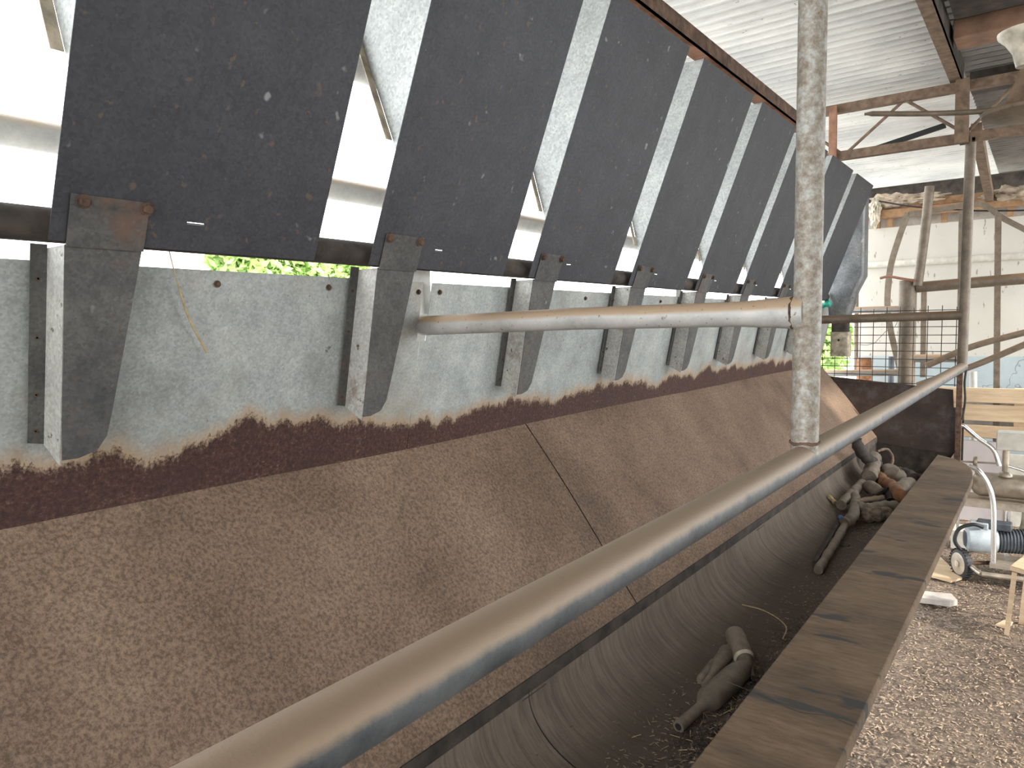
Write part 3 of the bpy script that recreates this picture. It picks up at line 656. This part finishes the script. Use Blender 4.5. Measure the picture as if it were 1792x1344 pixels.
# ================================================================ COMPRESSOR CART
CYc = 5.1
def c5(u, v, y=CYc): return onY(u, v, y)
t = thing('compressor_cart', (-.1, 5.2, FZ), 'wheeled vacuum pump cart with grey motor and bright tube frame', 'cart')
wc = c5(1684, 966); wc = V(-.385, 5.1, FZ+.095)
ax = V(.80, .60, 0).normalized()                        # axle direction
b = MB().lathe(wc-ax*.022, wc+ax*.022, [(0, .060), (.05, .078), (.2, .090), (.8, .090), (.95, .078), (1, .060)], 36)
for k_ in range(28):
    th = 2*math.pi*k_/28; up_ = V(0, 0, 1); sd = ax.cross(up_); rr = up_*math.cos(th)+sd*math.sin(th); b.beam(wc+rr*.089-ax*.02, wc+rr*.089+ax*.02, .008, .008, up=rr)
wh = part('wheel', b, M['black'], t)
b = MB().lathe(wc-ax*.024, wc+ax*.024, [(0, .058), (.05, .066), (.12, .058), (.3, .045), (.7, .045), (.88, .058), (1, .066)], 30); part('wheel_rim', b, M['tank'], wh)
b = MB().lathe(wc-ax*.034, wc+ax*.034, [(0, .010), (.05, .020), (.95, .020), (1, .010)], 16); part('hub', b, M['cream'], wh)
wc2 = wc+ax*.55
b = MB().lathe(wc2-ax*.022, wc2+ax*.022, [(0, .060), (.05, .078), (.2, .090), (.8, .090), (.95, .078), (1, .060)], 36); part('wheel', b, M['black'], t)
part('axle', MB().tube([wc, wc2], .012, 12), M['rust'], t)
fz = FZ+.10
b = MB().tube([V(-.37, 5.12, fz+.01), V(-.29, 4.96, fz-.0), V(-.27, 4.93, fz)], .013, 12).tube([V(-.27, 4.93, fz), V(.45, 5.0, fz)], .015, 12)
part('frame', b, M['tank'], t)
# bright bent tubes
b = MB().tube(curve([c5(1738, 985, 4.95), c5(1739, 930, 4.95), c5(1738, 880, 4.95), c5(1730, 850, 4.95), c5(1714, 825, 4.95), c5(1696, 816, 4.97)], 6), .014, 14); part('handle_tube', b, M['chrome'], t)
b = MB().tube(curve([c5(1660, 935, 5.2), c5(1672, 900, 5.2), c5(1686, 862, 5.2), c5(1697, 845, 5.2)], 6), .013, 14); part('handle_tube', b, M['chrome'], t)
b = MB().tube([c5(1676, 925, 5.2), c5(1675, 892, 5.2)], .008, 10); part('stay', b, M['chrome'], t)
# motor
m0 = V(-.37, 5.14, -1.335); md = V(.72, -.25, 0).normalized(); md = V(.95, .30, 0).normalized()
b = MB().lathe(m0, m0+md*.16, [(0, .055), (.06, .072), (.3, .080), (.9, .080), (1, .072)], 32); mo = part('motor', b, M['motor'], t)
b = MB()
for k_ in range(9):
    z = m0.z-.045+k_*.0105; hw_ = math.sqrt(max(0, .055**2-(z-m0.z)**2)); sd = V(0, 0, 1).cross(md).normalized(); b.beam(m0-md*.003+V(0, 0, z-m0.z)-sd*hw_*.85, m0-md*.003+V(0, 0, z-m0.z)+sd*hw_*.85, .004, .0045)
part('vent_grille', b, M['motordark'], mo)
b = MB().lathe(m0+md*.16, m0+md*.34, [(0, .062), (.1, .068), (.9, .068), (1, .055)], 28)
for k_ in range(10): b.lathe(m0+md*(.17+k_*.017), m0+md*(.175+k_*.017), [(0, .074), (1, .074)], 28)
part('motor_body', b, M['motordark'], t)
b = MB().lathe(m0+md*.34, m0+md*.365, [(0, .090), (.5, .095), (1, .090)], 24); part('end_flange', b, M['motor'], t)
b = MB().lathe(m0+md*.365, m0+md*.75, [(0, .070), (.5, .075), (1, .07)], 24); part('pump_body', b, M['motordark'], t)
part('terminal_box', MB().box(m0+md*.10+V(-.04, -.03, .070), m0+md*.19+V(.05, .03, .115)), M['motordark'], t, bevel=.006)
part('junction_box', MB().box(m0+md*.02+V(0, -.02, .066), m0+md*.10+V(.02, .03, .108)), M['motor'], t, bevel=.006)
b = MB().tube(curve([m0+V(-.01, -.05, -.075), m0+V(-.05, -.06, -.01), m0+V(-.03, -.05, .065), m0+V(.04, -.04, .10), m0+V(.09, -.02, .085)], 8), .011, 12); part('cable', b, M['black'], t)
part('base_bracket', MB().box(V(-.24, 5.05, fz+.01), V(.4, 5.30, fz+.03)), M['tank'], t)
# shelf frame, tank, standpipe and cabinet
t2 = t
tk0, tk1 = V(-.36, 5.35, -1.03), V(.35, 5.35, -1.03)
b = MB().lathe(tk0, tk1, [(0, .035), (.02, .060), (.06, .075), (.94, .075), (.98, .06), (1, .035)], 32); part('tank', b, M['tank'], t, label='dusty cylindrical steel tank')
part('shelf', MB().box((-.40, 5.22, -1.155), (.42, 5.48, -1.115)), M['tank'], t)
for x in (-.165, .36):
    part('leg', MB().tube([(x, 5.30, FZ+.11), (x, 5.30, -1.155)], .012, 12), M['chrome'], t)
b = MB().tube(curve([(-.08, 5.32, -1.15), (-.085, 5.32, -1.25), (-.105, 5.32, -1.33), (-.09, 5.30, -1.40)], 6), .016, 12); part('hose', b, M['cream'], t)
b = MB().tube(curve([V(-.42, 5.3, -.66), V(-.40, 5.3, -.67), V(-.33, 5.3, -.735), V(-.25, 5.3, -.80), V(-.215, 5.3, -.90)], 8), .013, 14); part('handle_tube', b, M['chrome'], t)
b = MB().tube(curve([V(-.17, 5.3, -.895), V(-.10, 5.3, -.915), V(0, 5.3, -.95), V(.2, 5.3, -.98)], 6), .010, 12); part('outlet_tube', b, M['chrome'], t)
b = MB().tube([V(-.185, 5.33, -.965), V(-.185, 5.33, -.80)], .018, 16).lathe(V(-.185, 5.33, -.965), V(-.185, 5.33, -.935), [(0, .04), (.5, .036), (1, .02)], 16); part('standpipe', b, M['tank'], t)
part('control_box', MB().box((-.235, 5.28, -.80), (.15, 5.42, -.69)), M['white'], t, bevel=.006)
b = MB().lathe(V(-.352, 5.3, -.885), V(-.330, 5.3, -.885), [(0, .030), (.3, .034), (.7, .034), (1, .030)], 20).tube([V(-.34, 5.3, -.91), V(-.33, 5.33, -.965)], .012, 10).tube([V(-.42, 5.3, -.89), V(-.22, 5.3, -.885)], .006, 8); part('gauge_valve', b, M['tank'], t)

# stool and loose timber on the floor
sx0 = onY(1766, 1005, 4.2).x; zs_ = -1.245
t = thing('wooden_stool', (.05, 4.2, FZ), 'pale wooden stool cut off by the right edge of the picture', 'stool')
part('seat', MB().slab([(sx0, 4.28, zs_), (sx0+.30, 4.10, zs_), (sx0+.36, 4.34, zs_), (sx0+.05, 4.50, zs_)], (0, 0, .025)), M['pine'], t, bevel=.003)
for a, c_ in (((sx0+.02, 4.27), (sx0-.005, 4.30)), ((sx0+.27, 4.13), (sx0+.29, 4.08)), ((sx0+.33, 4.33), (sx0+.36, 4.36)), ((sx0+.07, 4.47), (sx0+.05, 4.50))):
    part('leg', MB().beam((c_[0], c_[1], FZ), (a[0], a[1], zs_), .028, .022), M['greywood' if a[0] > 0 else 'pine'], t)
q = [onZ(u, v, FZ+.02) for u, v in ((1606, 1042), (1664, 1050), (1668, 1058), (1662, 1062), (1604, 1054))]
single('broken_timber', MB().slab([q[0], q[1]+V(0, .02, 0), q[2]+V(.02, 0, 0), q[3], q[4]], (0, 0, .03)), M['greywood'], 'short broken grey timber lying on the dirt beside the plank', 'timber')
q = [onZ(u, v, FZ+.012) for u, v in ((1640, 972), (1684, 1014), (1664, 1020), (1622, 1008), (1615, 990))]
single('plywood_offcut', MB().slab(q, (0, 0, .012)), M['pine'], 'pale plywood offcut lying on the dirt under the cart wheel', 'board')
q = onZ(1760, 1098, FZ+.004); single('bark_chip', MB().slab([q+V(-.045, .0, 0), q+V(.01, -.03, .0), q+V(.03, .03, .02), q+V(-.01, .035, .02)], (0, 0, .006)), M['pine'], 'small orange-tan wood chip at the stool leg', 'chip')
q = onZ(1660, 900, -1.45); single('white_crate', MB().box(V(-.50, 5.75, FZ), V(-.36, 5.95, FZ+.13)), M['white'], 'small white box on the dirt beyond the cart wheel', 'box')

# ================================================================ THINGS LYING IN THE TROUGH
def bz(x):                                             # height of the belly at x
    s_ = (x+.786)/.261; return -.935-.172*math.sqrt(max(0, 1-s_*s_))
def onBelly(u, v, up=0.0):
    z = -1.0
    for _ in range(12):
        p = onZ(u, v, z); z = .5*z+.5*(bz(max(-1.04, min(-.53, p.x)))+up)
    return onZ(u, v, z)
cl = 'milking cup shells in the trough'
def cup(p, q, r, label, prof=None, mat='cup', open_=True):
    t = thing('milking_cup', (p+q)/2, label, 'milking cup', cl); d = (q-p).normalized()
    prof = prof or [(0, .45), (.30, .42), (.34, .60), (.40, .95), (.43, 1.0), (.80, 1.0), (.86, .93), (.93, .80), (1, .5)]
    part('shell', MB().lathe(p, q, [(a, c_*r) for a, c_ in prof], 26), M[mat], t)
    if open_: part('bore', MB().lathe(p-d*.0008, p+d*.001, [(0, r*.27), (1, r*.27)], 18), M['black'], t)
    return t
cup(onBelly(1187, 1272, .022), onBelly(1306, 1165, .045), .036, 'largest dusty milking cup shell, open nozzle pointing at the camera')
c2_ = cup(onBelly(1316, 1186, .015), onBelly(1283, 1104, .09), .031, 'pale-banded milking cup shell leaning up behind the largest one', [(0, .30), (.15, .45), (.40, .78), (.42, 1), (.85, 1.05), (.95, .95), (1, .55)], open_=False)
_p, _q = onBelly(1316, 1186, .015), onBelly(1283, 1104, .09); _d = _q-_p
part('band', MB().lathe(_p+_d*.375, _p+_d*.42, [(0, .026), (.5, .0325), (1, .0328)], 26, False), M['cream'], c2_, label='pale band round the shell')
cup(onBelly(1232, 1200, .02), onBelly(1278, 1135, .05), .026, 'small dark milking cup shell behind the largest one', [(0, .35), (.3, .45), (.45, .9), (.9, 1), (1, .6)], open_=False)
cup(onBelly(1224, 1192, .012), onBelly(1252, 1158, .03), .016, 'short stubby tube beside the small dark cup shell', [(0, .6), (.1, .9), (.9, 1), (1, .7)], open_=False)
hz = 'hoses and cups piled at the far end of the trough'
def hose(pts, r, mat, label, cat='hose', rr=None):
    q = curve([onBelly(u, v, up) for u, v, up in pts], 6)
    n_ = len(q); rs = [r*(1+.12*math.sin(i*1.7+pts[0][0])) for i in range(n_)]
    return single({'hose': 'rubber_hose', 'pipe': 'fallen_pipe', 'stick': 'dry_stick', 'clod': 'litter_clod', 'wire': 'curled_wire'}.get(cat, 'milking_liner'), MB().tube(q, rs, 14), M[mat], label, cat, hz)
hose(((1432, 998, .02), (1452, 965, .022), (1470, 935, .026), (1486, 903, .035)), .021, 'cup', 'long dusty pipe pointing down the trough from the pile', 'pipe')
hose(((1426, 985, .015), (1444, 955, .02), (1462, 925, .02), (1478, 905, .03)), .010, 'dirtysteel', 'thin dark stick lying beside the long dusty pipe', 'stick')
hose(((1478, 915, .04), (1492, 905, .06), (1497, 880, .07), (1494, 862, .08)), .028, 'cup', 'knobbly dusty joint at the top of the long pipe', 'pipe')
hose(((1472, 884, .04), (1486, 868, .07), (1500, 855, .08), (1509, 846, .09)), .027, 'cup', 'stubby dusty cup lying against the trough wall', 'milking liner')
hose(((1450, 868, .015), (1462, 880, .02)), .013, 'straw', 'tan splintered stick tip at the left of the pile', 'stick')
hose(((1498, 770, .30), (1506, 790, .24), (1522, 806, .18), (1534, 812, .14)), .035, 'dirtysteel', 'dark drain pipe coming down from the trough slope', 'pipe')
hose(((1529, 802, .16), (1526, 820, .14), (1521, 835, .12)), .045, 'cup', 'upright pale-ended shell in the middle of the pile', 'milking liner')
hose(((1534, 826, .07), (1545, 842, .10), (1560, 850, .11), (1574, 866, .10)), .036, 'orange', 'orange-brown rubber liner in the pile', 'milking liner')
hose(((1555, 826, .10), (1562, 832, .11), (1572, 838, .08)), .058, 'cup', 'round grey cup head in the pile', 'milking liner')
hose(((1572, 826, .06), (1588, 830, .07), (1600, 838, .06)), .036, 'dirtysteel', 'dark hose curving by the plank edge', 'hose')
hose(((1562, 868, .07), (1578, 856, .09), (1592, 846, .07)), .045, 'cup', 'greyish cup lying against the plank edge', 'milking liner')
hose(((1519, 850, .10), (1532, 858, .10), (1540, 866, .08)), .038, 'cup', 'short brown cup left of the orange liner', 'milking liner')
hose(((1496, 878, .08), (1525, 874, .09), (1545, 872, .09)), .018, 'farpipe', 'narrow grey-green hose crossing the pile', 'hose')
hose(((1500, 886, .07), (1520, 890, .07), (1545, 886, .07), (1570, 886, .05)), .030, 'cup', 'dusty hose nearest the camera in the pile', 'hose')
hose(((1560, 878, .06), (1556, 862, .10), (1548, 856, .12)), .024, 'black', 'black rubber hose looping over the orange liner', 'hose')
hose(((1535, 790, .18), (1552, 786, .20), (1562, 800, .16), (1560, 818, .12)), .009, 'browntruss', 'thin curled wire standing up behind the pile', 'wire')
hose(((1510, 905, .02), (1530, 900, .05), (1555, 900, .03)), .040, 'brownlitter', 'crusty clod of litter at the near side of the pile', 'clod')
single('blue_cap', MB().lathe(onBelly(1471, 908, .03), onBelly(1471, 905, .06), [(0, .012), (.5, .018), (1, .010)], 14), M['blueplastic'], 'small blue plastic cap beside the long dusty pipe', 'cap')
q = curve([onBelly(1298, 1058, .01), onBelly(1330, 1066, .02), onBelly(1358, 1080, .04), onBelly(1376, 1098, .05), onBelly(1370, 1118, .03)], 6)
single('straw_stalk', MB().tube(q, .0022, 6), M['straw'], 'long bent straw stalk lying in the trough beside the plank', 'straw')
q = [onX(296, 440, -1.35), onX(312, 500, -1.37), onX(332, 560, -1.39), onX(362, 617, -1.405)]
single('straw_stalk', MB().tube(curve(q, 5), [.0012]*6+[.0022]*10, 6), M['straw'], 'thin brown stalk hanging down the galvanised back sheet', 'straw')

# litter that nobody could count
def flakes(n_, pos, size, seed):
    rnd = random.Random(seed); b = MB()
    for _ in range(n_):
        p, s_ = pos(rnd); L = s_*rnd.uniform(.5, 2.0); w_ = s_*rnd.uniform(.25, .6); a = rnd.uniform(0, math.pi*2); d = V(math.cos(a), math.sin(a), rnd.uniform(-.3, .4)).normalized()*L
        e = d.cross(V(0, 0, 1)).normalized()*w_; h_ = V(0, 0, s_*rnd.uniform(.15, .5))
        b.add([p-d-e, p+d-e, p+d+e, p-d+e, p-d*.6+h_, p+d*.7+h_*.8], [(0, 1, 5, 4), (1, 2, 5), (2, 3, 4, 5), (3, 0, 4)])
    return b
def trough_pos(r_):
    y = r_.uniform(.9, 5.6); 
    if r_.random() < .45: y = r_.choice((1.35, 1.6, 1.8, 2.05, 4.2, 4.6, 4.9, 5.1))+r_.gauss(0, .12)
    x = -.70+r_.gauss(0, .09); x = max(-.98, min(-.54, x)); return V(x, y, bz(x)+.003), .0045
tag(build('trough_litter', flakes(3800, trough_pos, .005, 3), M['brownlitter'], fix=False), 'loose chaff and dung crumbs scattered along the bottom of the trough', 'litter', kind='stuff')
def straw_pos(r_):
    y = r_.choice((1.45, 1.65, 1.85, 2.0))+r_.gauss(0, .10); x = max(-.95, min(-.54, -.68+r_.gauss(0, .07))); return V(x, y, bz(x)+.006), .004
b = MB(); r_ = random.Random(5)
for _ in range(60):
    p, _s = straw_pos(r_); a = r_.uniform(0, 6.28); L = r_.uniform(.01, .035); d = V(math.cos(a), math.sin(a), r_.uniform(-.1, .35))*L; b.tube([p-d, p+d], .0011, 4, False)
pass
def clump_pos(r_):
    cx_, cy_, sp = r_.choice(((-.66, 1.50, .05), (-.64, 1.75, .07), (-.60, 1.35, .05), (-.62, 2.15, .10), (-.58, 1.95, .08), (-.60, 2.6, .15), (-.6, 4.3, .25)))
    x = max(-.95, min(-.54, cx_-.04+r_.gauss(0, .045))); y = cy_+r_.gauss(0, sp); return V(x, y, bz(x)+abs(r_.gauss(0, .008))), .0045
tag(build('trough_crumbs', flakes(3500, clump_pos, .005, 13), M['dirtysteel'], fix=False), 'dark dung crumbs heaped around the milking cups in the trough', 'litter', kind='stuff')
tag(build('trough_straw', b, M['straw'], fix=False), 'short straw pieces around the milking cups in the trough', 'straw', kind='stuff')
def floor_pos(r_):
    y = 2.2+4.6*r_.random()**1.3; x = r_.uniform(-.62, .35); return V(x, y, FZ+.004), r_.uniform(.0025, .0065)
def slope_pos(r_):
    y = r_.uniform(.3, 6.0); f = r_.random() if r_.random() < .7 else r_.uniform(0, .03); p = V(XF0, y, ZW).lerp(V(XS, y, ZS), f); return p+V(.004, 0, .004), .0026
tag(build('slope_crumbs', flakes(900, slope_pos, .003, 21), M['brownlitter'], fix=False), 'tiny dung crumbs stuck on the sloping side of the trough', 'litter', kind='stuff')
tag(build('floor_chips', flakes(14000, floor_pos, .01, 9), plain('pale_chips', (0.36, 0.265, 0.185), .95, 0, .8, 60, 0), fix=False), 'chaff, dung crumbs and small chips strewn over the dirt floor', 'litter', kind='stuff')

# ================================================================ OUTSIDE TREES
def tree(c, r, n_, label, seed, hgt):
    t = thing('leafy_tree', V(c[0], c[1], FZ), label, 'tree', 'trees beyond the shed'); rnd = random.Random(seed); b = MB()
    for _ in range(n_):
        d = V(rnd.gauss(0, 1), rnd.gauss(0, 1), rnd.gauss(0, .8)).normalized()*r*rnd.uniform(.55, 1.0); p = V(c[0], c[1], c[2])+d
        a = V(rnd.gauss(0, 1), rnd.gauss(0, 1), rnd.gauss(0, 1)).normalized()*hgt; e = a.cross(V(rnd.gauss(0, 1), rnd.gauss(0, 1), rnd.gauss(0, 1))).normalized()*hgt*.5
        b.add([p-a, p-e, p+a, p+e], [(0, 1, 2, 3)])
    part('foliage', b, M['leaf'], t); part('trunk', MB().tube([V(c[0], c[1], FZ), V(c[0], c[1], c[2])], [.16, .08], 12), M['rust'], t)
q = onX(470, 468, -12.5); tree((q.x, q.y, q.z), 1.15, 4500, 'bright green tree seen in the slot under the nearest panel', 1, .13)
q = onX(606, 478, -14.5); tree((q.x, q.y, q.z), .62, 1800, 'smaller bright green tree right of the first in the slot', 2, .12)
tree((-3.3, 13.0, -.3), .75, 3000, 'yellow-green bush seen through the wire mesh by the spout', 3, .07)
